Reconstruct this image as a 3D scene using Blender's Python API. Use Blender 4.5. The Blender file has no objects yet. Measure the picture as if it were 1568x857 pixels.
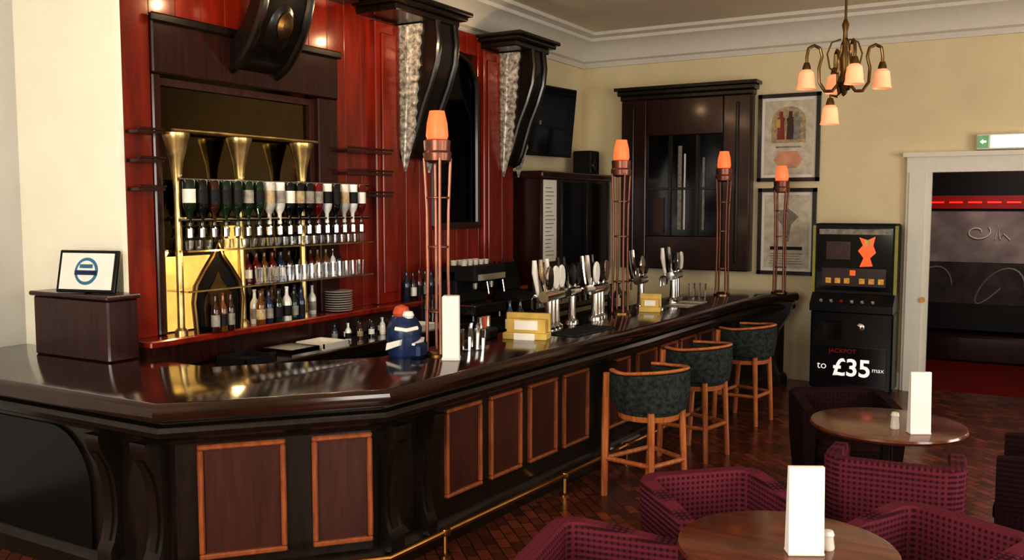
import bpy, bmesh, math, random
from mathutils import Vector, Matrix
random.seed(7)
S=bpy.context.scene
S.view_settings.view_transform='Standard'
S.view_settings.exposure=0.42
S.view_settings.gamma=0.75
PI=math.pi
def lin(c):
    out=[]
    for v in c:
        v/=255.0
        out.append(v/12.92 if v<=0.04045 else ((v+0.055)/1.055)**2.4)
    return (out[0],out[1],out[2],1)
# ------------------------------------------------ materials
def base(name):
    m=bpy.data.materials.new(name); m.use_nodes=True
    nt=m.node_tree; p=nt.nodes['Principled BSDF']
    return m,nt,p
def mat(name,c,rough=0.5,metal=0,coat=0,emis=None,es=0,var=0.12,nscale=9,trans=0,spec=0.5):
    m,nt,p=base(name)
    tc=nt.nodes.new('ShaderNodeTexCoord'); no=nt.nodes.new('ShaderNodeTexNoise'); no.inputs['Scale'].default_value=nscale
    nt.links.new(tc.outputs['Object'],no.inputs['Vector'])
    r=nt.nodes.new('ShaderNodeValToRGB'); L=lin(c)
    r.color_ramp.elements[0].position=0.3; r.color_ramp.elements[1].position=0.7
    r.color_ramp.elements[0].color=tuple(v*(1-var) for v in L[:3])+(1,)
    r.color_ramp.elements[1].color=tuple(min(1,v*(1+var)) for v in L[:3])+(1,)
    nt.links.new(no.outputs['Fac'],r.inputs['Fac']); nt.links.new(r.outputs['Color'],p.inputs['Base Color'])
    p.inputs['Roughness'].default_value=rough; p.inputs['Metallic'].default_value=metal
    p.inputs['Coat Weight'].default_value=coat; p.inputs['Coat Roughness'].default_value=0.08
    p.inputs['Transmission Weight'].default_value=trans
    p.inputs['Specular IOR Level'].default_value=spec
    if emis: p.inputs['Emission Color'].default_value=lin(emis); p.inputs['Emission Strength'].default_value=es
    return m
def wood(name,dark,light,rough=0.25,stretch=(14,14,1.2),coat=0.4,bump=0.0):
    m,nt,p=base(name)
    tc=nt.nodes.new('ShaderNodeTexCoord'); mp=nt.nodes.new('ShaderNodeMapping'); mp.inputs['Scale'].default_value=stretch
    no=nt.nodes.new('ShaderNodeTexNoise'); no.inputs['Scale'].default_value=2.0; no.inputs['Detail'].default_value=6; no.inputs['Distortion'].default_value=0.6
    r=nt.nodes.new('ShaderNodeValToRGB'); r.color_ramp.elements[0].position=0.32; r.color_ramp.elements[1].position=0.7
    r.color_ramp.elements[0].color=lin(dark); r.color_ramp.elements[1].color=lin(light)
    nt.links.new(tc.outputs['Object'],mp.inputs['Vector']); nt.links.new(mp.outputs['Vector'],no.inputs['Vector'])
    nt.links.new(no.outputs['Fac'],r.inputs['Fac']); nt.links.new(r.outputs['Color'],p.inputs['Base Color'])
    p.inputs['Roughness'].default_value=rough; p.inputs['Coat Weight'].default_value=coat; p.inputs['Coat Roughness'].default_value=0.12
    return m
M={}
M['cream']=mat('cream_paint',(236,224,192),0.8,var=0.03,nscale=3,spec=0.2)
M['cream_lit']=mat('lit_cream_paint',(253,250,236),0.8,var=0.02,nscale=3,spec=0.2)  # cream made paler so the colour carries the light on the nib
M['wall_shaded']=mat('shaded_wall_paint',(205,203,198),0.8,var=0.02,nscale=3,spec=0.2)  # grey puts the near left wall's shade into its colour
M['ceil']=mat('ceiling_paint',(238,228,210),0.9,var=0.03,nscale=2,spec=0.1)
M['crown']=mat('crown_white',(226,222,214),0.6,var=0.02)
M['white']=mat('white_gloss_paint',(226,224,214),0.4,var=0.02)
M['mahog']=wood('red_mahogany',(112,30,12),(156,48,20),0.25,(5,5,0.6),0.45)
M['mahogd']=wood('dark_mahogany',(38,14,9),(68,25,15),0.28,(14,14,1.0),0.4)
M['dark']=wood('near_black_wood',(20,14,9),(42,29,19),0.3,(10,10,1),0.35)
M['top']=wood('polished_bar_top',(30,15,9),(60,30,18),0.12,(3,1,10),0.8)
M['barp']=wood('bar_panel_wood',(64,32,24),(86,44,32),0.4,(12,12,1),0.2)
M['trimw']=wood('orange_moulding_wood',(134,78,46),(172,104,62),0.35,(14,14,3),0.3)
M['stoolw']=wood('stool_oak',(168,100,54),(208,138,82),0.4,(20,20,2),0.2)
M['green']=mat('charcoal_velvet',(58,63,60),0.9,var=0.55,nscale=30,spec=0.1)
M['chrome']=mat('chrome',(215,215,215),0.12,1,var=0.03)
M['brass']=mat('brass',(170,130,75),0.3,1,var=0.1)
M['bronze']=mat('bronze',(120,96,62),0.35,1,var=0.15)
M['copper']=mat('copper_rod',(138,96,82),0.35,0.7,var=0.15)
M['silverc']=mat('carved_pewter_leaf',(200,198,190),0.3,0.2,var=0.6,nscale=24)
M['black']=mat('black_gloss',(14,14,15),0.2,var=0.2)
M['blackm']=mat('black_matt',(18,15,15),0.6,var=0.2)
M['tv']=mat('tv_screen',(12,14,17),0.1,var=0.2)
M['paper']=mat('white_paper',(240,238,232),0.6,var=0.02)
M['greyp']=mat('grey_print',(155,151,143),0.6,var=0.3,nscale=20)
M['beige']=mat('beige_print',(184,166,134),0.6,var=0.3,nscale=20)
M['blue']=mat('blue_print',(70,130,158),0.5,var=0.2)
M['navy']=mat('navy_plastic',(34,54,92),0.35,var=0.4,nscale=25)
M['orange']=mat('orange_plastic',(205,100,70),0.5,var=0.1)
M['peach']=mat('peach_print',(216,166,136),0.5,var=0.15)
M['yellow']=mat('yellow_card',(208,182,104),0.5,var=0.15)
M['lampo']=mat('amber_lamp_glass',(225,115,75),0.4,emis=(255,118,72),es=0.9,var=0.15)
M['shade']=mat('frosted_pink_glass',(240,185,155),0.35,emis=(255,150,105),es=0.5,var=0.1)
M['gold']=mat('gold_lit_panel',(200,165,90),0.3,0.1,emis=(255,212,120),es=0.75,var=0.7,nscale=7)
M['goldm']=mat('gold_metal',(200,180,130),0.3,0.9,var=0.25)
M['mirror']=mat('bronze_mirror',(96,84,58),0.05,1,var=0.05)
M['mirrord']=mat('dark_smoked_mirror',(34,30,28),0.06,1,var=0.05)
M['red']=mat('red_plastic',(170,24,20),0.4,var=0.1)
M['neon']=mat('red_neon',(200,40,36),0.4,emis=(255,60,55),es=0.7)
M['neonb']=mat('red_backlit_panel',(120,14,14),0.5,emis=(200,20,20),es=0.18)
M['redfloor']=mat('red_carpet',(118,34,26),0.9,var=0.2,nscale=30,spec=0.05)
M['exit']=mat('exit_sign_face',(250,250,235),0.4,emis=(255,252,225),es=0.9)
M['exitg']=mat('exit_green',(120,165,120),0.4,emis=(110,170,115),es=0.3)
M['porc']=mat('porcelain',(220,216,208),0.25,var=0.03)
M['lampw']=mat('downlight_lens',(255,250,235),0.3,emis=(255,240,210),es=3)
M['lime']=mat('yellow_edge',(150,140,70),0.4,emis=(190,180,70),es=0.05)
M['screen']=mat('machine_screen',(110,40,14),0.2,emis=(255,110,50),es=0.8,var=0.95,nscale=14)
M['screen2']=mat('machine_screen_amber',(120,90,40),0.2,emis=(255,190,90),es=0.35,var=0.9,nscale=20)
M['mural']=mat('grey_mural',(158,148,146),0.7,var=0.35,nscale=3)
M['mural2']=mat('dark_grey_mural',(74,64,62),0.7,var=0.4,nscale=5)
M['posterg']=mat('poster_print',(212,206,190),0.5,var=0.15,nscale=12)
M['signw']=mat('lit_sign_text',(250,250,250),0.5,emis=(255,255,255),es=0.35)
m,nt,p=base('clear_glass')
out=nt.nodes['Material Output']; tr=nt.nodes.new('ShaderNodeBsdfTransparent'); gl=nt.nodes.new('ShaderNodeBsdfGlossy'); gl.inputs['Roughness'].default_value=0.05
fr=nt.nodes.new('ShaderNodeLayerWeight'); fr.inputs['Blend'].default_value=0.45; mx=nt.nodes.new('ShaderNodeMixShader')
nt.links.new(fr.outputs['Facing'],mx.inputs['Fac']); nt.links.new(tr.outputs[0],mx.inputs[1]); nt.links.new(gl.outputs[0],mx.inputs[2]); nt.links.new(mx.outputs[0],out.inputs['Surface'])
M['glass']=m
for i,c in enumerate([(20,44,26),(60,28,10),(190,190,185),(18,18,22),(110,70,24),(34,50,80),(225,225,222),(100,22,20)]):
    M['bot%d'%i]=mat('bottle_glass_%d'%i,c,0.08,0,0.6,var=0.2)
def weave(name,c0,c1):
    m,nt,p=base(name)
    tc=nt.nodes.new('ShaderNodeTexCoord'); w=[]
    for ax,sc in (('X',10),('Y',10),('Z',10)):
        wv=nt.nodes.new('ShaderNodeTexWave'); wv.inputs['Scale'].default_value=sc; wv.bands_direction=ax
        nt.links.new(tc.outputs['Object'],wv.inputs['Vector']); w.append(wv)
    ad=nt.nodes.new('ShaderNodeMath'); ad.operation='MAXIMUM'; nt.links.new(w[0].outputs['Fac'],ad.inputs[0]); nt.links.new(w[1].outputs['Fac'],ad.inputs[1])
    mu=nt.nodes.new('ShaderNodeMath'); mu.operation='MULTIPLY'; nt.links.new(ad.outputs[0],mu.inputs[0]); nt.links.new(w[2].outputs['Fac'],mu.inputs[1])
    r=nt.nodes.new('ShaderNodeValToRGB'); r.color_ramp.elements[0].color=lin(c0); r.color_ramp.elements[1].color=lin(c1); r.color_ramp.elements[0].position=0.1; r.color_ramp.elements[1].position=0.75
    nt.links.new(mu.outputs[0],r.inputs['Fac']); nt.links.new(r.outputs['Color'],p.inputs['Base Color']); p.inputs['Roughness'].default_value=0.85; p.inputs['Specular IOR Level'].default_value=0.12
    return m
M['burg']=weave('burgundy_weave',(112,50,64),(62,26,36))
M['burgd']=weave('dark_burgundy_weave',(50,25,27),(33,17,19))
m,nt,p=base('parquet_floor')
tc=nt.nodes.new('ShaderNodeTexCoord'); mp=nt.nodes.new('ShaderNodeMapping'); mp.inputs['Rotation'].default_value=(0,0,PI/4)
bk=nt.nodes.new('ShaderNodeTexBrick'); bk.inputs['Scale'].default_value=3.2; bk.inputs['Color1'].default_value=lin((158,84,54)); bk.inputs['Color2'].default_value=lin((100,50,32)); bk.inputs['Mortar'].default_value=lin((40,20,13)); bk.inputs['Mortar Size'].default_value=0.012
no=nt.nodes.new('ShaderNodeTexNoise'); no.inputs['Scale'].default_value=6; mxn=nt.nodes.new('ShaderNodeMixRGB'); mxn.blend_type='MULTIPLY'; mxn.inputs[0].default_value=0.6
nt.links.new(tc.outputs['Object'],mp.inputs['Vector']); nt.links.new(mp.outputs['Vector'],bk.inputs['Vector']); nt.links.new(tc.outputs['Object'],no.inputs['Vector'])
nt.links.new(bk.outputs['Color'],mxn.inputs[1]); nt.links.new(no.outputs['Fac'],mxn.inputs[2]); nt.links.new(mxn.outputs[0],p.inputs['Base Color']); p.inputs['Roughness'].default_value=0.26
M['floor']=m
M['tabletop']=wood('table_top_wood',(84,40,24),(124,66,40),0.2,(2,12,2),0.5)
# ------------------------------------------------ mesh builder
class B:
    def __init__(s,name):
        s.name=name; s.v=[]; s.f=[]; s.fm=[]; s.slots=[]; s.M=Matrix.Identity(4)
    def mi(s,k):
        if k not in s.slots: s.slots.append(k)
        return s.slots.index(k)
    def add(s,vs,fs,k):
        o=len(s.v); s.v+= [s.M@Vector(q) for q in vs]
        i=s.mi(k)
        for f in fs: s.f.append([o+a for a in f]); s.fm.append(i)
    def box(s,x0,x1,y0,y1,z0,z1,k,bev=0.0):
        if bev>0:
            b=bev
            pts=[(x0+b,y0),(x1-b,y0),(x1,y0+b),(x1,y1-b),(x1-b,y1),(x0+b,y1),(x0,y1-b),(x0,y0+b)]
            ins=[(x0+b,y0+b),(x1-b,y0+b),(x1-b,y0+b),(x1-b,y1-b),(x1-b,y1-b),(x0+b,y1-b),(x0+b,y1-b),(x0+b,y0+b)]
            secs=[[Vector((a,c,z0)) for a,c in ins],[Vector((a,c,z0+b)) for a,c in pts],[Vector((a,c,z1-b)) for a,c in pts],[Vector((a,c,z1)) for a,c in ins]]
            s.loft(secs,k); return
        vs=[(x,y,z) for z in (z0,z1) for x,y in ((x0,y0),(x1,y0),(x1,y1),(x0,y1))]
        s.add(vs,[(0,1,2,3),(4,5,6,7),(0,1,5,4),(1,2,6,5),(2,3,7,6),(3,0,4,7)],k)
    def loft(s,secs,k,caps=True,closed=False,ring=True):
        n=len(secs[0]); vs=[q for sec in secs for q in sec]; fs=[]
        m=len(secs)
        for i in range(m if closed else m-1):
            j=(i+1)%m
            for a in range(n if ring else n-1):
                b=(a+1)%n
                fs.append((i*n+a,i*n+b,j*n+b,j*n+a))
        if caps and not closed: fs.append(tuple(range(n))); fs.append(tuple((m-1)*n+a for a in range(n)))
        s.add(vs,fs,k)
    def lathe(s,prof,o,k,seg=20,ax=(0,0,1),sx=1,sy=1):
        q=Vector((0,0,1)).rotation_difference(Vector(ax).normalized()).to_matrix()
        o=Vector(o)
        secs=[[o+q@Vector((max(r,1e-4)*sx*math.cos(2*PI*a/seg),max(r,1e-4)*sy*math.sin(2*PI*a/seg),z)) for a in range(seg)] for r,z in prof]
        s.loft(secs,k)
    def cyl(s,o,r,h,k,seg=20,ax=(0,0,1)): s.lathe([(r,0),(r,h)],o,k,seg,ax)
    def tube(s,pts,r,k,seg=10,closed=False,flat=1.0):
        P=[Vector(p) for p in pts]; n=len(P); secs=[]
        t=(P[1]-P[0]).normalized(); up=Vector((0,0,1)) if abs(t.z)<0.9 else Vector((1,0,0))
        u=(up-t*up.dot(t)).normalized()
        for i in range(n):
            if closed: t=(P[(i+1)%n]-P[i-1]).normalized()
            else: t=(P[min(i+1,n-1)]-P[max(i-1,0)]).normalized()
            u=(u-t*u.dot(t)).normalized(); w=t.cross(u)
            rr=r[i] if isinstance(r,(list,tuple)) else r
            secs.append([P[i]+u*rr*flat*math.cos(2*PI*a/seg)+w*rr*math.sin(2*PI*a/seg) for a in range(seg)])
        s.loft(secs,k,closed=closed)
    def prism(s,pts,a0,a1,axis,k):
        def mk(p,a):
            return {'y':(p[0],a,p[1]),'x':(a,p[0],p[1]),'z':(p[0],p[1],a)}[axis]
        n=len(pts); vs=[mk(p,a0) for p in pts]+[mk(p,a1) for p in pts]
        fs=[tuple(range(n)),tuple(range(n,2*n))]+[(i,(i+1)%n,n+(i+1)%n,n+i) for i in range(n)]
        s.add(vs,fs,k)
    def done(s,loc=(0,0,0),rot=(0,0,0),parent=None,angle=35,bevel=0,scale=1):
        me=bpy.data.meshes.new(s.name); me.from_pydata([tuple(q) for q in s.v],[],s.f)
        for k in s.slots: me.materials.append(M[k])
        for p,i in zip(me.polygons,s.fm): p.material_index=i
        bm=bmesh.new(); bm.from_mesh(me); bmesh.ops.recalc_face_normals(bm,faces=bm.faces); bm.to_mesh(me); bm.free()
        for p in me.polygons: p.use_smooth=True
        me.set_sharp_from_angle(angle=math.radians(angle))
        o=bpy.data.objects.new(s.name,me); S.collection.objects.link(o); o.location=loc; o.rotation_euler=rot; o.scale=(scale,)*3
        if bevel:
            b=o.modifiers.new('bevel','BEVEL'); b.width=bevel; b.segments=2; b.limit_method='ANGLE'
        if parent: o.parent=parent
        return o
def offset(path,d):
    out=[]; n=len(path)
    for i,p in enumerate(path):
        p=Vector(p)
        ds=[]
        if i>0: ds.append((p-Vector(path[i-1])).normalized())
        if i<n-1: ds.append((Vector(path[i+1])-p).normalized())
        ns=[Vector((t.y,-t.x)) for t in ds]
        if len(ns)==1: nn=ns[0]; k=1
        else:
            nn=(ns[0]+ns[1]).normalized(); k=1/max(0.4,nn.dot(ns[0]))
        out.append(p+nn*d*k)
    return out
def sweep(b,path,prof,k):
    secs=[]
    cols=[offset(path,o) for o,z in prof]
    for i in range(len(path)): secs.append([Vector((cols[j][i].x,cols[j][i].y,prof[j][1])) for j in range(len(prof))])
    b.loft(secs,k)
def frame(o,u):
    u=Vector((u[0],u[1],0)).normalized(); n=Vector((u.y,-u.x,0)); z=Vector((0,0,1))
    m=Matrix((u,n,z)).transposed().to_4x4(); m.translation=Vector((o[0],o[1],0)); return m
# ------------------------------------------------ ROOM
XL=-6.38
b=B('floor'); b.box(-6.6,3.2,-2.2,11.35,-0.1,0,'floor'); b.done()
b=B('ceiling'); b.box(-6.6,3.2,-2.2,11.35,4.32,4.42,'ceil'); b.done()
b=B('wall_left'); b.box(-5.6,-5.43,3.97,11.2,0,4.32,'cream'); b.done()
b=B('wall_left_near'); b.box(XL-.15,XL,-2.0,3.93,0,4.32,'wall_shaded'); b.done()
b=B('wall_nib'); b.box(XL-.15,-5.27,3.93,3.97,0,4.32,'cream_lit'); b.done()
b=B('wall_back'); b.box(-5.6,-1.14,11.2,11.35,0,4.32,'cream'); b.box(-1.14,0.7,11.2,11.35,2.47,4.32,'cream'); b.box(0.7,3.1,11.2,11.35,0,4.32,'cream'); b.done()
b=B('wall_right')
wy=[(-0.6,1.2),(3.0,4.8),(6.6,8.4)]
ys=[-2.0]+[q for w_ in wy for q in w_]+[11.2]
for i in range(0,len(ys),2): b.box(3.0,3.15,ys[i],ys[i+1],0,4.32,'cream')
for a,c in wy: b.box(3.0,3.15,a,c,0,0.9,'cream'); b.box(3.0,3.15,a,c,3.3,4.32,'cream')
b.done()
b=B('wall_front'); b.box(XL-.15,3.1,-2.15,-2.0,0,4.32,'cream'); b.done()
for i,(a,c) in enumerate(wy):
    b=B('window_%d'%(i+1))
    for q in (a,c-0.06,(a+c)/2-0.025): b.box(3.0,3.08,q,q+0.06,0.9,3.3,'white')
    for z in (0.9,2.1,3.24): b.box(3.0,3.08,a,c,z,z+0.06,'white')
    b.done()
crown=[(0,3.92),(.03,3.92),(.03,3.98),(.07,4.0),(.07,4.05),(.10,4.12),(.17,4.19),(.25,4.22),(.25,4.26),(.34,4.28),(.34,4.32),(0,4.32)]
b=B('trim_1'); sweep(b,[(-5.43,3.98),(-5.43,11.2),(3.0,11.2)],crown,'crown'); b.done(angle=25)
b=B('baseboard_back'); b.box(-2.4,-1.36,11.17,11.2,0,0.2,'white'); b.box(0.92,3.0,11.17,11.2,0,0.2,'white'); b.done()
b=B('door_1')
for x0,x1 in ((-1.36,-1.14),(0.7,0.92)):
    b.box(x0,x1,11.14,11.2,0,2.47,'white'); b.box(x0+.03,x1-.03,11.12,11.14,0,2.47,'white')
b.box(-1.36,0.92,11.13,11.2,2.47,2.64,'white'); b.box(-1.40,.96,11.09,11.2,2.64,2.69,'white')
b.box(-1.14,-1.10,11.14,11.2,0,2.47,'white'); b.box(0.66,.7,11.14,11.2,0,2.47,'white')
b.cyl((-1.16,11.13,1.05),0.03,0.03,'brass',12,(0,-1,0))
b.done()
b=B('wall_lobby'); b.box(-3,3,14.2,14.35,0,3.2,'blackm'); b.box(-3.1,-3,11.35,14.3,0,3.2,'blackm'); b.box(3,3.1,11.35,14.3,0,3.2,'blackm'); b.box(-3,3,11.35,14.3,3.2,3.3,'blackm'); b.done()
b=B('floor_lobby'); b.box(-3,3,11.35,14.3,-0.1,0.0,'redfloor'); b.done()
b=B('wall_mural'); b.box(-2.6,2.6,14.12,14.2,1.32,2.03,'mural'); b.box(-2.6,2.6,14.13,14.2,.5,1.32,'mural2')
for x0 in (-0.8,0.05,0.8):
    b.tube([(x0+.16*math.cos(t)*(0.3+t/9),14.1,1.74+.11*math.sin(t)*(0.3+t/9)) for t in [i*0.3 for i in range(24)]],0.009,'paper',6)
    b.tube([(x0+.22,14.1,1.64),(x0+.25,14.1,1.84),(x0+.28,14.1,1.64),(x0+.32,14.1,1.72),(x0+.4,14.1,1.64)],.008,'paper',6)
for x0 in (-1.4,-.5,.4,1.3): b.tube([(x0+.3*math.cos(t),14.13,1.0+.25*math.sin(t*1.3)) for t in [i*0.25 for i in range(20)]],0.012,'mural',6)
b.done()
b=B('neon_sign'); b.box(-2.2,2.2,14.05,14.12,2.06,2.24,'neonb')
for i in range(18): b.box(-2.1+i*.235,-2.1+i*.235+.17,14.03,14.05,2.135,2.16,'neon')
b.done()
b=B('banquette_bench'); b.box(-2.4,2.4,13.6,14.05,0.0,0.36,'mahogd',0.03); b.box(-2.4,2.4,13.95,14.08,0.36,.75,'blackm',0.04); b.done()
# ------------------------------------------------ BAR COUNTER
OUT=[(XL+.01,3.0),(-3.84,3.0),(-3.04,3.91),(-2.82,7.25),(-2.74,9.7),(-2.66,10.3),(-2.42,10.75)]
INN=[(XL+.01,3.92),(-4.45,3.92),(-3.78,4.75),(-3.62,7.25),(-3.55,9.7),(-3.52,10.3),(-3.45,10.75)]
def slab(b,levels,k,inset=0.0):
    secs=[]
    inn=offset(INN,inset)
    for o,z in levels:
        op=offset(OUT,o)
        op[0]=Vector((XL+.01,op[0].y))
        secs.append([Vector((q.x,q.y,z)) for q in op]+[Vector((q.x,q.y,z)) for q in reversed(inn)])
    b.loft(secs,k)
BOFF=-.21
b=B('bar_counter')
slab(b,[(-.16,.85),(-.15,.875),(-.11,.885),(-.06,.91),(-.045,.94),(-.06,.965),(-.10,.975),(-.10,1.0)],'dark',0.04)
slab(b,[(-.10,1.0),(-.03,1.0),(-.008,1.015),(0,1.045),(-.008,1.08),(-.03,1.097),(-.045,1.1)],'top')
slab(b,[(BOFF+.06,0),(BOFF+.06,.10),(BOFF+.04,.13),(BOFF,.15),(BOFF,.85)],'dark',0.08)
BO=offset(OUT,BOFF)
def panel(b,i,s0,s1,z0=.26,z1=.83,t=.026):
    A=BO[i]; Bq=BO[i+1]; u=(Bq-A)
    b.M=frame(A,u)
    for (a,c,e,f) in ((s0,s1,z1-t,z1),(s0,s1,z0,z0+t),(s0,s0+t,z0+t,z1-t),(s1-t,s1,z0+t,z1-t)):
        b.box(a,c,-.01,.03,e,f,'trimw',0.008)
    b.box(s0+t,s1-t,-.01,.006,z0+t,z1-t,'barp')
    b.M=Matrix.Identity(4)
def bracket(b,i,s,w=.10):
    A=BO[i]; u=BO[i+1]-A; b.M=frame(A,u)
    pr=[(0,.86),(.14,.86),(.14,.82),(.12,.76),(.075,.68),(.045,.57),(.035,.44),(.04,.34),(.06,.25),(.085,.20),(.085,.12),(0,.12)]
    b.prism([(p,q) for p,q in pr],s-w/2,s+w/2,'x','dark')
    b.prism([(p*1.0+.01,q) for p,q in pr[3:9]]+[(0,.24),(0,.74)],s-w/5,s+w/5,'x','dark')
    b.M=Matrix.Identity(4)
L1=(BO[2]-BO[1]).length
panel(b,1,.11,.57,.2,.83,.03); panel(b,1,.71,L1-.0,.2,.83,.03)
L2=(BO[3]-BO[2]).length
bracket(b,2,.12,.12); bracket(b,2,.44,.09)
s=.66
for i in range(4): panel(b,2,s,s+.38); s+=.48
bracket(b,2,2.68,.09)
panel(b,2,2.80,3.20)
L3=(BO[4]-BO[3]).length
s=.08
for i in range(4): panel(b,3,s,s+.42); s+=.5
bracket(b,3,L3-.2,.1)
L0=(BO[1]-BO[0]).length
bracket(b,0,L0-.12,.12); bracket(b,0,L0-.50,.12)
b.M=frame(BO[0],BO[1]-BO[0])
arc=[(0.02,0.0),(0.02,.83)]+[(1.38+.36*math.sin(t),.47+.36*math.cos(t)) for t in [i*PI/20 for i in range(11)]]+[(1.74,0.0)]
b.prism(arc,.0,.02,'y','black')
b.M=Matrix.Identity(4)
b.prism([(-2.95,1.0),(-2.46,1.0),(-2.5,.86),(-2.62,.66),(-2.68,.45),(-2.66,.25),(-2.6,.1),(-2.6,0),(-3.1,0)],10.62,10.74,'y','dark')
bar=b.done(angle=30)
b=B('foot_rail'); rp=offset(OUT,-.03)
pts=[Vector((q.x,q.y,.15)) for q in rp[1:6]]
b.tube(pts,.02,'brass',10)
def railb(i,s):
    A=Vector(rp[i]);u=(Vector(rp[i+1])-A).normalized();q=A+u*s; n=Vector((u.y,-u.x))
    q2=q-n*.13
    b.tube([(q.x,q.y,.15),(q.x-n.x*.06,q.y-n.y*.06,.11),(q2.x,q2.y,.08)],.016,'brass',8)
    b.lathe([(.0,-.03),(.03,-.02),(.036,0),(.03,.02),(0,.03)],(q.x,q.y,.15),'brass',12)
    b.cyl((q.x,q.y,0),.014,.15,'brass',8); b.lathe([(.04,0),(.04,.01),(.015,.02)],(q.x,q.y,0),'brass',12)
for i,s in ((1,.1),(2,.5),(2,1.9),(2,2.9),(3,.9),(3,1.9)): railb(i,s)
b.done(parent=bar)
# ------------------------------------------------ BACK BAR GANTRY
GX=-5.28
b=B('bar_gantry')
b.box(-5.42,-5.36,3.98,9.1,1.2,3.9,'mahogd')
def boards(y0,y1,z0,z1,k='mahog',w=.22):
    n=max(1,round((y1-y0)/w)); w=(y1-y0)/n
    for i in range(n): b.box(-5.36,GX,y0+i*w+.001,y0+(i+1)*w-.001,z0,z1,k,0.003)
boards(3.98,4.20,1.2,3.9); boards(5.98,7.5,1.2,3.9); boards(8.35,9.1,1.2,3.9)
boards(4.20,5.98,3.40,3.9)
boards(7.5,8.35,3.68,3.9); boards(7.5,8.35,1.2,1.9)
b.box(-5.30,-5.22,6.55,6.9,1.2,3.75,'mahog',.01); b.box(-5.22,-5.20,6.62,6.83,1.3,3.65,'mahog',.008)
b.box(-5.30,-5.22,8.38,8.72,1.2,3.75,'mahog',.01); b.box(-5.22,-5.20,8.44,8.66,1.3,3.65,'mahog',.008)
b.box(-5.36,-5.25,4.20,6.08,3.0,3.38,'mahogd',.01)
b.box(-5.25,-5.22,4.18,6.10,3.34,3.40,'dark',.01)
b.box(-5.36,-5.26,4.20,4.27,1.2,3.0,'mahogd',.01); b.box(-5.36,-5.26,5.84,6.08,1.2,3.0,'mahogd',.01)
b.box(-5.36,-5.345,4.27,5.84,1.2,3.0,'mirror')
b.box(-5.345,-5.31,4.27,5.84,2.93,2.98,'barp'); b.box(-5.345,-5.31,5.78,5.84,1.2,2.93,'barp')
b.box(-5.42,-5.08,3.98,9.1,1.15,1.2,'mahog',.01); b.box(-5.42,-5.12,3.98,9.1,1.0,1.15,'mahogd')
arch=[(7.52,1.9),(7.52,3.3)]+[(7.925-.405*math.cos(t),3.3+.36*math.sin(t)) for t in [i*PI/16 for i in range(1,16)]]+[(8.33,3.3),(8.33,1.9)]
b.prism(arch,-5.36,-5.30,'x','mirrord')
b.tube([(-5.28,p,q) for p,q in arch],.035,'dark',8)
b.box(-5.36,-5.25,7.5,8.35,1.86,1.93,'mahogd')
for y0,y1 in ((6.3,7.4),(8.35,9.2)):
    b.box(-5.42,-4.78,y0,y1,3.83,3.87,'dark',.01); b.box(-5.42,-4.84,y0+.06,y1-.06,3.77,3.83,'dark',.01); b.box(-5.42,-4.74,y0-.03,y1+.03,3.87,3.91,'dark',.01)
b.box(-5.42,-5.1,3.98,6.2,3.82,3.92,'dark',.01)
def corbel(y0,y1):
    pr=[(-5.3,3.78),(-4.86,3.78),(-4.84,3.6),(-4.86,3.42),(-4.93,3.22),(-5.02,3.02),(-5.08,2.84),(-5.13,2.68),(-5.18,2.58),(-5.25,2.55),(-5.3,2.6)]
    b.prism(pr,y0,y1,'y','dark')
    for yy,sg0 in ((y0,-1),(y1,1)):
        lf=[(-5.29,3.76),(-4.99,3.76)]
        n=10
        for i in range(n):
            t=i/(n-1); xx=-5.0-.085*t; z=3.70-.95*t; lf+=[(xx+.012,z),(xx-.012,z-.045)]
        lf+=[(-5.19,2.42)]
        for i in range(n):
            t=1-i/(n-1); xx=-5.29+.02*t; z=3.70-.95*t; lf+=[(xx+.012,z-.045),(xx-.0,z)]
        b.prism(lf,min(yy,yy+sg0*.03),max(yy,yy+sg0*.03),'y','silverc')
        yq=yy+sg0*.035
        b.tube([(-5.14,yq,3.74),(-5.15,yq,3.2),(-5.17,yq,2.8),(-5.19,yq,2.46)],[.022,.02,.016,.006],'silverc',6)
        for i in range(9):
            z=3.68-.105*i; wd=.115-.005*i; x0=-5.14-.003*i
            for sg in (1,-1): b.tube([(x0,yq,z-.08),(x0+sg*wd*.6,yq,z-.02),(x0+sg*wd,yq-.0,z-.01)],.010,'silverc',5)
    for yy in (y0+.03,y1-.03): b.tube([(p+.01,yy,q) for p,q in pr[1:-1]],.03,'dark',8)
corbel(6.95,7.3); corbel(8.75,9.05)
sc=[];N=14
for i in range(N+1):
    t=i/N; sc.append((-5.3+.42*math.sin(t*PI/2)**1.3,3.1+.75*(1-math.cos(t*PI/2))))
thick=[(x-.05,z+.16) for x,z in sc]
b.prism(sc+[(p,q) for p,q in reversed(thick)]+[(-5.34,3.22)],4.88,5.38,'y','dark')
for yy in (4.90,5.36): b.tube([(p+.01,yy,q) for p,q in sc],.035,'dark',8)
b.lathe([(0,-.06),(.12,-.04),(.17,0),(.15,.04),(.09,.075),(0,.09)],(-5.02,5.13,3.45),'dark',24,(1,0,-.35),1.3,1)
b.lathe([(0,-.02),(.07,0),(.075,.02),(.05,.05),(0,.06)],(-4.95,5.13,3.43),'bronze',20,(1,0,-.35),1.4,1)  # bronze oval models the golden highlight on the scroll
for z in (2.2,2.39,2.58):
    b.box(GX,-5.16,3.99,4.2,z,z+.02,'mahogd'); b.tube([(-5.15,3.99,z+.03),(-5.15,4.2,z+.03)],.008,'mahogd',6)
    b.box(GX,-5.16,6.08,6.7,z-.02,z,'mahogd'); b.tube([(-5.15,6.08,z+.02),(-5.15,6.7,z+.02)],.008,'mahogd',6)
gan=b.done(angle=30)
b=B('back_bar_cabinet')
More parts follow.
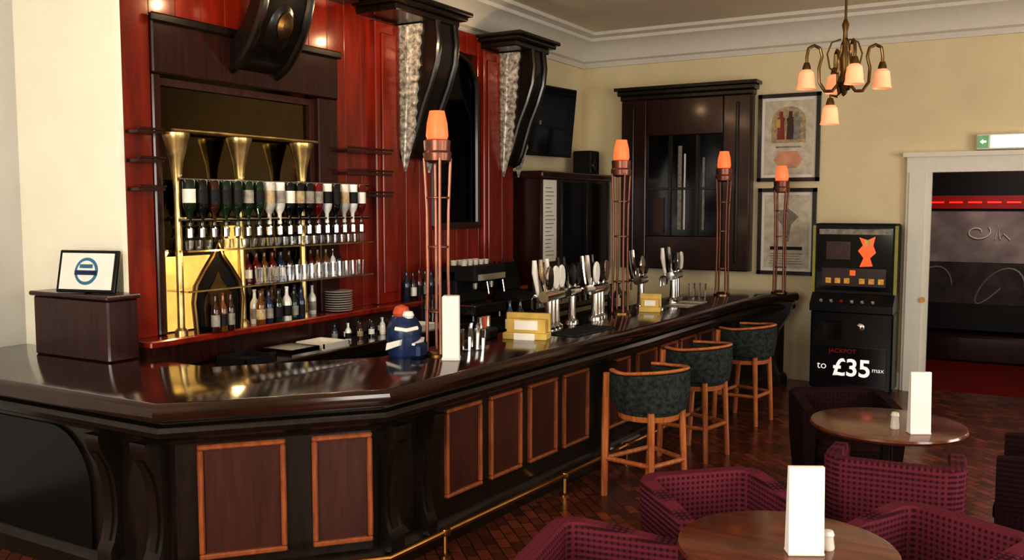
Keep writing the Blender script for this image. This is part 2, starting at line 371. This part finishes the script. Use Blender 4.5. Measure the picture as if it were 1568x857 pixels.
b.box(-5.42,-4.7,3.98,11.1,.93,.99,'top',.01)
b.box(-5.42,-4.75,3.98,11.1,0,.93,'blackm')
y=4.4
while y<10.5:
    for a,c,e,f in ((y,y+.6,.85,.9),(y,y+.6,.12,.17),(y,y+.04,.17,.85),(y+.56,y+.6,.17,.85)): b.box(-4.75,-4.72,a,c,e,f,'chrome')
    b.box(-4.75,-4.74,y+.04,y+.56,.17,.85,'mirrord')
    b.tube([(-4.69,y+.52,.3),(-4.69,y+.52,.75)],.01,'chrome',6)
    y+=.64
b.done()
b=B('bar_trays')
for y,k in ((4.5,'blackm'),(4.95,'chrome'),(5.3,'porc'),(6.55,'porc')):
    b.box(-5.06,-4.76,y,y+.3,.99,1.0,k)
    for a,c,e,f in ((-5.06,-4.76,y,y+.01),(-5.06,-4.76,y+.29,y+.3),(-5.06,-5.05,y,y+.3),(-4.77,-4.76,y,y+.3)): b.box(a,c,e,f,1.0,1.035,k)
b.done()
def bottle(b,x,y,z,h,r,k,inv=False,lab=True):
    pr=[(r*.9,0),(r,.02*h),(r,.55*h),(r*.85,.64*h),(r*.38,.76*h),(r*.33,.93*h),(r*.4,.935*h),(r*.4,h)]
    if inv: b.lathe(pr,(x,y,z+h),k,12,(0.0001,0,-1))
    else: b.lathe(pr,(x,y,z),k,12)
    if lab:
        z0=z+h-.5*h if inv else z+.15*h
        b.lathe([(r*1.02,0),(r*1.02,.3*h)],(x,y,z0),random.choice(['paper','greyp','beige','blackm','blackm','blackm','greyp']),12)
cols=['bot%d'%i for i in range(8)]
b=B('mixer_bottles')
for i in range(10): bottle(b,-5.0+.08*(i%2),5.7+.075*i,.99,.15,.026,random.choice(cols))
b.done()
b=B('spirit_optics_rack')
for z in (2.28,2.0): b.tube([(-5.12,4.28,z),(-5.12,6.3,z)],.012,'chrome',8)
y=4.36
while y<6.3:
    bottle(b,-5.12,y,1.96,.32,.045,random.choice((cols+['bot3','bot0','bot1','bot3']) if y<5.4 else ['bot6','bot2','bot2','bot6','bot3','bot7']),True)
    b.cyl((-5.12,y,1.88),.024,.06,'chrome',10); b.cyl((-5.12,y,1.865),.012,.02,'blackm',8); b.box(-5.28,-5.12,y-.01,y+.01,2.0,2.02,'chrome')
    b.lathe([(.028,0),(.03,.03),(.01,.05)],(-5.12,y,1.91),'glass',10)
    y+=.108
b.done()
b=B('glass_shelving')
for y in (4.33,4.90,5.56):
    b.lathe([(.045,0),(.045,.03),(.026,.05),(.024,.9),(.026,1.0),(.03,1.06),(.045,1.2),(.085,1.35),(.095,1.38),(.095,1.4)],(-5.2,y,1.2),'goldm',16)
b.tube([(-5.2,4.3,2.62),(-5.2,5.75,2.62)],.012,'goldm',8)
for z in (1.5,1.78): b.box(-5.34,-5.07,4.30,6.3,z,z+.012,'glass'); b.box(-5.08,-5.07,4.3,6.3,z,z+.012,'goldm')
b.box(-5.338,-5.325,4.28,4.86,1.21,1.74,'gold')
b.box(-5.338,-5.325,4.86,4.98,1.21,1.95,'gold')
b.done(parent=gan)
b=B('shelf_glasses')
def tumbler(b,x,y,z,h=.11,r=.034,k='glass'): b.lathe([(r*.8,0),(r,h),(r*.93,h),(r*.72,.01)],(x,y,z),k,10)
y=4.36
while y<6.25:
    tumbler(b,-5.13,y,1.794,.065,.03); y+=.085
y=5.0
while y<6.2:
    tumbler(b,-5.12,y,1.513,.12,.033); y+=.085
b.done()
b=B('liquor_bottles')
for row,(x,z,y0,y1) in enumerate(((-5.2,1.2,5.02,5.5),(-5.27,1.513,5.02,6.1),(-5.13,1.2,5.02,5.5),(-5.25,1.2,5.62,5.75))):
    y=y0
    while y<y1:
        if abs(y-5.56)>.06: bottle(b,x+random.uniform(-.01,.01),y,z,random.uniform(.24,.28) if row!=1 else .22,random.uniform(.033,.04),random.choice(cols))
        y+=.088
for y in [6.95+.1*i for i in range(6)]+[8.45+.1*i for i in range(6)]: bottle(b,-5.2,y,1.2,random.uniform(.26,.31),.038,random.choice(cols))
b.done()
b=B('ogee_display_frame')
og=[(-.2,0),(-.22,.22),(-.2,.34),(-.12,.45),(-.045,.54),(0,.64),(.045,.54),(.12,.45),(.2,.34),(.22,.22),(.2,0)]
b.prism(og,-.012,.012,'x','black')
b.tube([(0.02,p,q) for p,q in og],.018,'bronze',8)
ig=[(p*.62,q*.62+.04) for p,q in og]; b.prism(ig,.012,.02,'x','bronze')
for q in (-.07,0,.07): bottle(b,.06,q,0,.28,.032,'bot4' if q==0 else 'bot1')
b.done((-5.14,4.60,1.2))
b=B('plate_stack')
for i in range(9): b.lathe([(.05,0),(.12,.012),(.125,.018),(.0,.006)],(0,0,i*.02),'porc',20)
b.done((-5.2,5.98,1.2))
b=B('coffee_machine')
b.box(-.2,.2,-.3,.3,.04,.14,'chrome',.01); b.box(-.2,-.02,-.3,.3,.14,.48,'blackm',.02); b.box(-.2,.2,-.3,.3,.36,.52,'blackm',.02); b.box(.2,.21,-.26,.26,.38,.44,'chrome')
for q in (-.15,.15): b.cyl((.1,q,.29),.03,.07,'chrome',12); b.tube([(.1,q,.29),(.24,q,.28)],.012,'black',8); b.tube([(.18,q+.1,.36),(.2,q+.1,.24)],.007,'chrome',6)
for i in range(5):
    for j in range(2): b.lathe([(.03,0),(.035,.05),(.03,.05),(.025,.005)],(-.1+j*.12,-.22+i*.1,.52),'porc',10)
for q in (-.25,.25):
    for w_ in (-.15,.15): b.cyl((w_,q,0),.02,.05,'black',8)
b.done((-4.95,7.75,.99))
b=B('cash_register')
b.box(-.2,.2,-.2,.2,0,.1,'black',.01); b.prism([(-.2,.1),(.2,.1),(.18,.16),(-.05,.22),(-.2,.22)],-.2,.2,'y','blackm'); b.prism([(-.08,.22),(.0,.22),(-.06,.5),(-.12,.5)],-.2,.2,'y','black'); b.done((-4.95,8.5,.99))
b=B('glass_stack')
for i in range(4):
    for j in range(3): tumbler(b,-.05+.08*j,.09*i,0,.13,.036); tumbler(b,-.05+.08*j,.09*i,.135,.13,.036)
b.done((-4.95,6.95,.99))
b=B('tall_back_cabinet')
b.box(-5.42,-5.0,9.25,11.1,1.25,2.42,'mahogd'); b.box(-5.42,-4.95,9.2,11.15,2.42,2.5,'mahogd',.015); b.box(-5.42,-5.0,9.25,11.1,.99,1.0,'dark')
b.box(-5.0,-4.98,9.75,10.4,1.3,2.38,'tv'); b.box(-5.0,-4.98,10.45,11.05,1.3,2.38,'tv')
for a in (9.72,10.41,11.05): b.box(-5.0,-4.97,a,a+.04,1.27,2.42,'dark')
b.box(-5.42,-5.1,9.25,9.3,1.0,1.25,'mahogd'); b.box(-5.42,-5.1,11.05,11.1,1.0,1.25,'mahogd')
b.done(bevel=.004)
b=B('drinks_price_list'); b.box(-4.998,-4.99,9.3,9.62,1.45,2.4,'paper')
for i in range(18): b.box(-4.99,-4.988,9.34,9.34+random.uniform(.1,.24),1.52+i*.046,1.53+i*.046,'greyp')
b.done()
b=B('television'); b.box(-.04,.02,-.54,.54,-.42,.42,'black',.01); b.box(.02,.024,-.50,.50,-.38,.39,'tv'); b.box(-.14,-.04,-.1,.1,-.1,.1,'blackm')
b.box(.024,.026,-.2,-.16,-.05,.0,'greyp'); b.done((-5.25,9.88,3.12),(0,math.radians(6),math.radians(-8)))
b=B('loudspeaker'); b.box(-.13,.13,-.13,.13,0,.3,'blackm',.015); b.lathe([(.09,0),(.08,.012),(.03,.0),(0,.01)],(0.13,0,.12),'black',20,(1,0,0)); b.done((-5.15,10.75,2.5))
# ------------------------------------------------ BACK WALL ITEMS
b=B('wall_display_cabinet')
x0,x1=-4.78,-3.1
b.box(x0,x1,11.08,11.2,1.3,3.45,'mahogd'); b.box(x0-.05,x1+.05,10.98,11.2,3.5,3.56,'dark',.01); b.box(x0-.02,x1+.02,11.02,11.2,3.44,3.5,'dark',.01); b.box(x0-.08,x1+.08,10.95,11.2,3.56,3.6,'dark')
b.box(x0,x0+.34,11.02,11.08,1.3,3.44,'mahogd',.01); b.box(x1-.34,x1,11.02,11.08,1.3,3.44,'mahogd',.01)
b.box(x0+.34,x1-.34,11.03,11.08,2.98,3.44,'mahogd',.01); b.box(x0+.34,x1-.34,11.03,11.08,1.3,1.72,'mahogd',.01)
b.box(x0+.36,x1-.36,11.07,11.078,1.72,2.98,'tv')
cx=(x0+x1)/2
for xx in (cx-.2,cx+.16): b.box(xx,xx+.03,11.03,11.08,1.72,2.98,'dark')
b.box(x0+.34,x1-.34,11.04,11.08,2.3,2.33,'dark')
for xx in (x0+.14,x1-.18): b.box(xx,xx+.04,11.0,11.02,1.4,3.35,'dark',.01)
b.box(cx-.08,cx-.03,11.05,11.07,1.8,2.85,'greyp'); b.box(cx-.0,cx+.02,11.05,11.07,1.8,2.75,'paper'); b.box(cx+.24,cx+.27,11.05,11.07,1.8,2.7,'greyp'); b.box(cx-.4,cx-.26,11.05,11.07,1.75,2.2,'barp')
b.done(bevel=.003)
def poster(name,x0,x1,z0,z1,kind):
    b=B(name)
    for a,c,e,f in ((x0,x1,z1-.045,z1),(x0,x1,z0,z0+.045),(x0,x0+.045,z0,z1),(x1-.045,x1,z0,z1)): b.box(a,c,11.15,11.19,e,f,'dark')
    b.box(x0+.045,x1-.045,11.175,11.188,z0+.045,z1-.045,'paper')
    b.box(x0+.08,x1-.08,11.172,11.175,z0+.08,z1-.08,'posterg')
    cx=(x0+x1)/2
    if kind==0:
        ap=[(cx+.2*math.cos(t),z1-.33+.18*math.sin(t)) for t in [i*PI/12 for i in range(13)]]
        b.prism(ap+[(cx-.2,z1-.58),(cx+.2,z1-.58)],11.168,11.172,'y','beige')
        for dx,kk in ((-.09,'mahog'),(.02,'barp'),(.1,'greyp')):
            b.prism([(cx+dx-.045,z1-.54),(cx+dx-.035,z1-.34),(cx+dx-.05,z1-.3),(cx+dx-.02,z1-.27),(cx+dx-.02,z1-.21),(cx+dx+.02,z1-.21),(cx+dx+.02,z1-.27),(cx+dx+.05,z1-.3),(cx+dx+.035,z1-.34),(cx+dx+.045,z1-.54)],11.164-.001*dx,11.168,'y',kk)
        b.box(cx-.15,cx-.10,11.162,11.164,z1-.4,z1-.3,'yellow')
        b.prism([(cx-.1,z0+.16),(cx+.1,z0+.16),(cx+.17,z0+.26),(cx+.1,z0+.36),(cx-.1,z0+.36),(cx-.17,z0+.26)],11.168,11.172,'y','peach')
        b.box(cx-.15,cx+.15,11.168,11.172,z0+.40,z0+.42,'greyp')
    else:
        b.prism([(cx-.03,z0+.4),(cx-.05,z0+.6),(cx-.14,z0+.7),(cx-.02,z0+.8),(cx,z0+.88),(cx+.02,z0+.8),(cx+.14,z0+.7),(cx+.05,z0+.6),(cx+.03,z0+.4)],11.168,11.172,'y','greyp'); b.box(cx-.19,cx+.19,11.168,11.172,z0+.3,z0+.34,'blackm')
        for i in range(5): b.box(cx-.2+.01*(i%3),cx+.2-.015*(i%4),11.168,11.172,z0+.13+i*.03,z0+.14+i*.03,'greyp')
    b.done()
poster('framed_poster',-3.05,-2.32,2.39,3.43,0); poster('framed_certificate',-3.03,-2.34,1.27,2.31,1)
b=B('exit_sign'); b.box(-.68,-.20,11.1,11.2,2.70,2.87,'white',.01); b.box(-.54,-.22,11.094,11.1,2.72,2.85,'exit')
b.box(-.66,-.56,11.09,11.094,2.72,2.85,'exitg')
b.prism([(-.64,2.785),(-.61,2.81),(-.61,2.795),(-.58,2.795),(-.58,2.775),(-.61,2.775),(-.61,2.76)],11.086,11.09,'y','exit'); b.done()
b=B('gaming_machine')
W=.44
b.box(-W,W,-.22,.22,.03,.92,'black',.02)
b.prism([(-.30,.92),(.22,.92),(.22,1.12),(-.16,1.12),(-.30,1.0)],-W,W,'x','black')
b.box(-W,W,-.14,.22,1.1,1.9,'blackm',.02)
b.box(-W-.01,-W+.02,-.16,-.12,1.12,1.88,'lime'); b.box(W-.02,W+.01,-.16,-.12,1.12,1.88,'lime')
b.box(-W+.04,W-.04,-.155,-.14,1.15,1.85,'tv'); b.box(-W+.06,W-.06,-.16,-.155,1.78,1.84,'greyp')
b.prism([(.06,1.42),(.1,1.52),(.04,1.6),(.09,1.66),(.05,1.75),(.14,1.72),(.22,1.76),(.2,1.66),(.23,1.58),(.17,1.52),(.2,1.43)],-.162,-.155,'y','screen')
b.box(.11,.17,-.164,-.162,1.66,1.72,'screen2'); b.box(-.3,-.04,-.16,-.155,1.5,1.7,'mahogd'); b.box(-.34,.34,-.16,-.155,1.2,1.4,'mahogd'); b.box(-.04,.02,-.162,-.16,1.32,1.38,'screen')
for i,q in enumerate((-.3,-.2,-.1,.06,.16,.26)): b.box(q,q+.06,-.162,-.16,1.23,1.29,'screen2')
b.box(-.25,-.12,-.162,-.16,1.55,1.65,'barp')
for i in range(6): b.cyl((-.32+i*.11,-.27,1.03),.018,.02,'red' if i==2 else 'greyp',12,(0,-.7,.7))
b.lathe([(.04,0),(.045,.01),(.02,.02)],(.1,-.22,.75),'chrome',16,(0,-1,0)); b.box(-.3,-.1,-.23,-.22,.6,.82,'tv')
b.box(-.38,.38,-.235,-.22,.1,.52,'tv')
for q in (-.35,.35): b.box(q-.05,q+.05,-.18,.18,0,.03,'black')
gm=b.done((-1.83,10.9,0))
def text(name,s,loc,size,k,parent,ext=.002,off=0):
    cu=bpy.data.curves.new(name,'FONT'); cu.body=s; cu.size=size; cu.extrude=ext; cu.offset=off; cu.align_x='CENTER'
    o=bpy.data.objects.new(name,cu); S.collection.objects.link(o); cu.materials.append(M[k]); o.rotation_euler=(PI/2,0,0); o.location=loc; o.parent=parent; return o
text('price_text','\u00a335',(0.02,-.24,.2),.27,'signw',gm,off=.006); text('small_text','JACKPOT',(-.08,-.24,.45),.07,'red',gm); text('left_text','to',(-.30,-.24,.26),.12,'signw',gm); text('right_text','max',(.30,-.24,.26),.075,'signw',gm)
# ------------------------------------------------ LEFT BOX + FRAME
b=B('wooden_box'); b.box(-5.88,-5.1,3.68,3.91,1.1,1.50,'mahogd',.012); b.box(-5.9,-5.08,3.66,3.92,1.50,1.53,'mahogd',.008); b.done()
b=B('framed_notice')
b.box(-.23,.23,-.012,.012,0,.28,'black',.005); b.box(-.205,.205,-.016,-.012,.02,.26,'paper')
b.lathe([(.09,0),(.09,.003)],(0,-.016,.14),'blue',28,(0,-1,0)); b.lathe([(.07,0),(.07,.003)],(0,-.019,.14),'paper',28,(0,-1,0)); b.box(-.085,.085,-.025,-.022,.115,.145,'navy'); b.box(-.05,.05,-.025,-.022,.16,.185,'blue')
b.box(-.02,.02,.012,.1,0,.01,'black')
b.done((-5.40,3.74,1.533),(math.radians(-12),0,math.radians(14)))
# ------------------------------------------------ BAR LAMPS
def barlamp(x,y,h=1.62,s=1.0):
    b=B('bar_torch_lamp')
    b.lathe([(.09,0),(.09,.015),(.07,.03),(.02,.04)],(0,0,0),'bronze',20)
    for i in range(4):
        a=PI/4+i*PI/2; c,d=math.cos(a),math.sin(a)
        b.tube([(.078*c,.078*d,.02),(.068*c,.068*d,h*.35),(.072*c,.072*d,h*.6),(.088*c,.088*d,h*.81)],.011,'copper',8)
    for z,r in ((.3,.068),(h*.45,.068),(h*.65,.075)):
        b.tube([(r*math.cos(t),r*math.sin(t),z) for t in [i*2*PI/16 for i in range(16)]],.006,'copper',6,closed=True)
    b.lathe([(.05,h*.79),(.09,h*.80),(.095,h*.83),(.085,h*.84),(.09,h*.88),(.075,h*.885)],(0,0,0),'copper',20)
    b.lathe([(.06,h*.875),(.074,h*.9),(.068,h*.95),(.055,h*.985),(.05,h*1.0),(.042,h*.99),(.0,h*.95)],(0,0,0),'lampo',20)
    b.done((x,y,1.1))
barlamp(-3.48,5.0); barlamp(-3.38,7.8,1.6); barlamp(-3.1,10.0,1.6); barlamp(-2.6,10.55,1.45)
def taps(x,y,n,badges,rz=0):
    b=B('beer_tap_tower')
    L=.13*(n-1)
    b.lathe([(.06,0),(.06,.02),(.035,.04),(.03,.24)],(0,0,0),'chrome',16)
    if n>2: b.lathe([(.06,0),(.06,.02),(.035,.04),(.03,.24)],(0,L/2-.05,0),'chrome',16); b.lathe([(.06,0),(.06,.02),(.035,.04),(.03,.24)],(0,-L/2+.05,0),'chrome',16)
    b.tube([(0,-L/2-.06,.27),(0,L/2+.06,.27)],.045,'chrome',14)
    for i in range(n):
        q=-L/2+i*.13
        b.tube([(-.03,q,.27),(-.1,q,.27),(-.12,q,.24),(-.12,q,.16)],[.016,.016,.014,.01],'chrome',8)
        b.tube([(-.07,q,.28),(-.08,q,.34),(-.10,q,.46),(-.105,q,.56)],[.012,.018,.026,.018],badges[i%len(badges)],10)
        b.lathe([(.0,-.012),(.06,-.012),(.065,0),(.06,.012),(0,.012)],(.03,q,.42),badges[(i+1)%len(badges)],18,(1,0,0),1.5,1)
        b.cyl((.0,q,.30),.018,.07,'chrome',10)
    b.done((x,y,1.1),(0,0,rz))
taps(-3.46,6.6,3,['paper','chrome','paper'],.1); taps(-3.42,7.4,3,['chrome','paper','black'],.1); taps(-3.36,9.2,3,['paper','black','chrome'],.1); taps(-3.44,8.45,2,['black','chrome'],.1); taps(-3.48,7.0,2,['black','black'],.1)
b=B('menu_holder'); b.box(-.055,.055,-.045,.045,0,.42,'paper',.006); b.box(-.06,.06,-.05,.05,0,.02,'porc',.004); b.done((-3.31,4.9,1.1),(0,0,.5))
b=B('charity_collection_tin')
b.lathe([(.10,0),(.11,.02),(.115,.14),(.12,.19),(.09,.25),(.07,.27)],(0,0,0),'navy',20)
b.lathe([(0,.25),(.05,.255),(.06,.29),(.045,.33),(0,.345)],(-.02,0,0),'orange',16)
b.lathe([(.03,0),(.04,.02),(.03,.045),(0,.05)],(.05,-.02,.26),'paper',12); b.prism([(-.06,.05),(.05,.09),(.06,.13),(-.05,.10)],-.125,-.1,'y','paper'); b.prism([(-.06,.06),(.05,.10),(.06,.13),(-.05,.10)],.1,.125,'x','paper')
b.tube([(.02,-.125,.2),(.09,-.095,.19),(.125,-.02,.2)],.014,'paper',6)
b.box(.06,.16,-.06,.06,.0,.10,'navy',.02)
b.done((-3.66,4.86,1.1))
b=B('flyer_box'); b.box(-.17,.17,-.08,.08,0,.05,'yellow',.005); b.box(-.17,.17,.03,.08,.05,.19,'yellow',.005); b.box(-.15,.15,-.03,.02,.05,.15,'yellow'); b.box(-.08,.08,-.085,-.08,.0,.05,'paper'); b.box(-.09,.09,-.035,-.03,.07,.14,'paper'); b.done((-3.35,5.98,1.1),(0,0,.25))
b=B('flyer_box'); b.box(-.1,.1,-.06,.06,0,.05,'yellow',.005); b.box(-.1,.1,.02,.06,.05,.17,'yellow',.005); b.box(-.08,.08,-.03,.02,.05,.12,'yellow'); b.box(-.05,.05,-.035,-.03,.06,.11,'paper'); b.done((-3.2,8.1,1.1),(0,0,.25))
b=B('drip_mat'); b.box(-.13,.13,-.33,.33,0,.012,'green',.004)
for i in range(11): b.box(-.12,.12,-.31+i*.058,-.29+i*.058,.012,.016,'blackm')
b.done((-3.16,6.55,1.1),(0,0,-.06))
b=B('bar_towel'); b.box(-.12,.12,-.3,.3,0,.01,'greyp',.004); b.box(-.12,.12,-.2,-.1,.01,.012,'white'); b.box(-.12,.12,.1,.2,.01,.012,'white'); b.done((-3.12,8.9,1.1))
b=B('pint_glasses')
for x,y in ((-3.42,5.25),(-3.36,5.33),(-3.45,5.4),(-3.5,5.48),(-3.54,5.55)): tumbler(b,x,y,1.1,.15,.042)
b.done()
b=B('pint_glasses')
for x,y in ((-3.3,9.75),(-3.22,9.7),(-3.33,9.65)): tumbler(b,x,y,1.1,.15,.042)
b.done()
b=B('counter_bottles')
for x,y in ((-3.6,6.15),(-3.57,6.26)): bottle(b,x,y,1.1,.26,.035,random.choice(cols))
b.done()
b=B('counter_bottles')
for x,y in ((-3.55,7.98),(-3.53,8.08),(-3.55,8.17)): bottle(b,x,y,1.1,.26,.035,random.choice(cols))
b.done()
b=B('condiment_caddy'); b.box(-.07,.07,-.1,.1,0,.08,'black',.01); b.box(-.06,.06,-.09,.09,.08,.085,'blackm')
for q in (-.06,0,.06): b.cyl((0,q,.08),.022,.09,'chrome' if q else 'orange',10)
b.done((-3.62,5.8,1.1),(0,0,.06))
# ------------------------------------------------ STOOLS
def stool(x,y,rz):
    b=B('bar_stool')
    top=.93
    for sg in (1,-1):
        b.tube([(-.21,sg*.235,0),(-.19,sg*.25,.5),(-.165,sg*.265,top-.02)],[.024,.028,.026],'stoolw',8)
        b.tube([(.2,sg*.18,0),(.17,sg*.165,.66)],[.021,.026],'stoolw',8)
    A=[math.radians(-128+i*256/24) for i in range(25)]
    secs=[]
    for a in A:
        c,d=math.cos(a),math.sin(a); zt=top-.02+.03*max(0,c); zb=.68-.02*max(0,c)
        r0,r1=.235,.29
        if c<0: zb+=.05*(-c)
        secs.append([Vector((r0*c,r0*d,zb+.01)),Vector((r0*c,r0*d,zt-.01)),Vector(((r0+.02)*c,(r0+.02)*d,zt)),Vector((r1*c,r1*d,zt)),Vector(((r1+.004)*c,(r1+.004)*d,(zb+zt)/2)),Vector((r1*c-.02*c,r1*d-.02*d,zb))])
    b.loft(secs,'green')
    b.tube([(.268*math.cos(a),.268*math.sin(a),top-.005+.03*max(0,math.cos(a))) for a in A],.024,'stoolw',8,flat=.55)
    b.lathe([(.2,0),(.23,.01),(.235,.05),(.22,.08),(.1,.09),(0,.09)],(0,0,.62),'green',24)
    b.lathe([(.22,0),(.225,.04),(.22,.04),(0,.04)],(0,0,.585),'stoolw',24)
    z=.28
    pts=[(-.195,-.24,z),(-.195,.24,z),(.19,.175,z),(.19,-.175,z)]
    for i in range(4): b.tube([pts[i],pts[(i+1)%4]],.018,'stoolw',8)
    b.done((x,y,0),(0,0,rz))
stool(-2.42,6.12,-.35); stool(-2.48,7.35,-.2); stool(-2.48,8.8,-.15)
# ------------------------------------------------ TUB CHAIRS
def tub(x,y,ang,tz=.76,k='burg',sc=.9):
    b=B('tub_chair')
    w,bk,fr,rad=.34,-.30,.32,.11
    cl=[(-w,fr),(-w,fr-.12),(-w,fr-.25),(-w,fr-.38)]
    for i in range(9):
        t=i/8*PI/2; cl.append((-w+rad-rad*math.cos(t),bk+rad-rad*math.sin(t)))
    cl.append((0,bk))
    cl+= [(-p,q) for p,q in reversed(cl[:-1])]
    n=len(cl); secs=[]
    for i,(px,py) in enumerate(cl):
        a=Vector(cl[max(i-1,0)]); c=Vector(cl[min(i+1,n-1)]); t=(c-a).normalized(); nn=Vector((t.y,-t.x))
        if nn.dot(Vector((px,py)))<0: nn=-nn
        f=(fr-py)/(fr-bk); zt=tz-.06+.06*min(1,f*1.3)
        def pt(o,z): q=Vector((px,py))+nn*o; return Vector((q.x,q.y,z))
        secs.append([pt(-.045,.12),pt(-.05,zt-.02),pt(-.035,zt),pt(.04,zt),pt(.055,zt-.02),pt(.045,.45),pt(.01,.12)])
    b.loft(secs,k)
    b.box(-w+.06,w-.06,bk+.06,fr+.0,.14,.32,k,.02)
    b.box(-w+.06,w-.06,bk+.06,fr+.02,.32,.47,k,.045)
    for p in (-w+.04,w-.04):
        for q in (bk+.1,fr-.06): b.lathe([(.018,0),(.028,.12)],(p,q,0),'dark',10)
    b.done((x,y,0),(0,0,ang),angle=40,scale=sc)
def face(px,py,tx,ty): return math.atan2(ty-py,tx-px)-PI/2
TA=(-.80,6.03); TB=(-.84,3.62)
tub(-1.37,4.45,face(-1.37,4.45,*TB)+.2); tub(-1.56,3.42,face(-1.56,3.42,*TB)-.1,sc=.88)
tub(-.66,5.34,0.08,.84); tub(-.36,4.3,face(-.36,4.3,*TB)+.15)
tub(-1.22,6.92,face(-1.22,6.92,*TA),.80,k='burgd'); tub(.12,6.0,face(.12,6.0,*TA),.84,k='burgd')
def table(x,y,r):
    b=B('round_pub_table')
    b.lathe([(r-.03,.715),(r-.01,.72),(r,.735),(r-.005,.748),(r-.015,.75),(0,.75)],(0,0,0),'tabletop',48)
    b.lathe([(0,0),(.24,0),(.24,.02),(.1,.05),(.045,.1),(.04,.3),(.06,.36),(.04,.42),(.035,.66),(.09,.70),(.1,.716),(0,.716)],(0,0,0),'dark',24)
    b.done((x,y,0))
table(*TA,.46); table(*TB,.43)
def menu(x,y,rz,w=.07,h=.38):
    b=B('table_menu_card'); b.box(-w,w,-.035,.035,0,.012,'porc',.003)
    b.prism([(-.03,.01),(.03,.01),(.012,h),(-.012,h)],-w+.002,w-.002,'x','paper'); b.done((x,y,.75),(0,0,rz))
menu(-.60,5.84,.5,.062,.37); menu(-.76,3.57,.5,.070,.345)
b=B('salt_shaker'); b.lathe([(.025,0),(.028,.01),(.022,.07),(.026,.08),(.02,.1),(0,.105)],(0,0,0),'porc',14); b.done((-.74,5.9,.75))
b=B('salt_shaker'); b.lathe([(.025,0),(.028,.01),(.022,.05),(.026,.06),(.02,.075),(0,.08)],(0,0,0),'porc',14); b.done((-.69,3.66,.75))
# ------------------------------------------------ CHANDELIER
b=B('chandelier')
b.tube([(0,0,0.62),(0,0,1.55)],.009,'bronze',8)
b.lathe([(.06,1.55),(.06,1.53),(.02,1.48)],(0,0,0),'bronze',20)
b.lathe([(0,.1),(.02,.12),(.03,.16),(.05,.2),(.03,.25),(.02,.3),(.035,.36),(.02,.42),(.015,.55),(.025,.6),(.01,.64)],(0,0,0),'bronze',16)
def sh(x,y,z):
    b.lathe([(.018,.03),(.028,.0),(.03,-.02)],(x,y,z),'bronze',14); b.lathe([(.03,-.02),(.05,-.04),(.058,-.09),(.060,-.13),(.068,-.155),(.064,-.155),(.054,-.13),(.05,-.09),(.04,-.04)],(x,y,z),'shade',18)
for i in range(4):
    a=math.radians(25+i*90); c,d=math.cos(a),math.sin(a)
    pr=[(.03,.2),(.08,.14),(.13,.14),(.17,.2),(.175,.3),(.155,.38),(.17,.44),(.21,.46),(.25,.44),(.26,.38),(.26,.32)]
    P=[]
    for j in range(len(pr)-1):
        for k in range(3):
            t=k/3; P.append((pr[j][0]*(1-t)+pr[j+1][0]*t,pr[j][1]*(1-t)+pr[j+1][1]*t))
    P.append(pr[-1])
    b.tube([(p*c,p*d,q) for p,q in P],.011,'bronze',8)
    b.tube([(.03*c,.03*d,.5),(.09*c,.09*d,.48),(.12*c,.12*d,.4),(.1*c,.1*d,.3),(.04*c,.04*d,.26)],.006,'bronze',6)
    sh(.26*c,.26*d,.31)
b.tube([(0,0,.14),(-.04,-.03,.1),(-.08,-.05,.11),(-.08,-.05,.06)],.010,'bronze',8); sh(-.08,-.05,.06)
b.done((-1.27,6.85,2.77))
b=B('ceiling_downlights')
for x,y in ((-3.9,9.0),(-3.3,7.3),(-1.6,9.2)): b.lathe([(.05,0),(.05,-.01),(.035,-.015),(0,-.012)],(x,y,4.32),'lampw',16)
b.done()
# ------------------------------------------------ LIGHTS
def area(name,loc,rot,sx,sy,e,c=(1,1,1)):
    l=bpy.data.lights.new(name,'AREA'); l.shape='RECTANGLE'; l.size=sx; l.size_y=sy; l.energy=e; l.color=c
    o=bpy.data.objects.new(name,l); S.collection.objects.link(o); o.location=loc; o.rotation_euler=rot
def point(name,loc,e,c,r=.05):
    l=bpy.data.lights.new(name,'POINT'); l.energy=e; l.color=c; l.shadow_soft_size=r
    o=bpy.data.objects.new(name,l); S.collection.objects.link(o); o.location=loc
for i,(a,c) in enumerate(wy): area('window_daylight_%d'%(i+1),(3.12,(a+c)/2,2.1),(0,PI/2,0),2.4,1.8,98,(1,.97,.90))
area('front_window_light',(-2.6,-1.9,2.5),(PI/2,0,math.radians(10)),4.5,2.2,320,(1,.98,.92))
for y in (4.7,5.7,6.5,8.0): point('gantry_fill_%d'%int(y*10),(-4.75,y,3.6),5,(1,.72,.42),.03)  # added warm fills that give the red panels their glow
point('niche_lamp',(-5.0,4.6,1.75),3,(1,.75,.35),.03)
area('bottle_fill_light',(-5.02,5.25,2.56),(0,math.radians(-25),0),.05,1.9,5,(1,.86,.66))  # added fill to brighten the bottles and give them highlights
point('lobby_lamp',(0,12.6,2.9),48,(1,.82,.76))
w=bpy.data.worlds.new('world'); S.world=w; w.use_nodes=True; w.node_tree.nodes['Background'].inputs[0].default_value=(.7,.8,1,1); w.node_tree.nodes['Background'].inputs[1].default_value=.4
cam=bpy.data.cameras.new('camera'); co=bpy.data.objects.new('camera',cam); S.collection.objects.link(co)
cam.sensor_width=36; cam.lens=36*1400/1568; co.location=(0,0,2.1); co.rotation_euler=(math.radians(90-4.64),0,math.radians(30.2)); cam.clip_end=100
S.camera=co
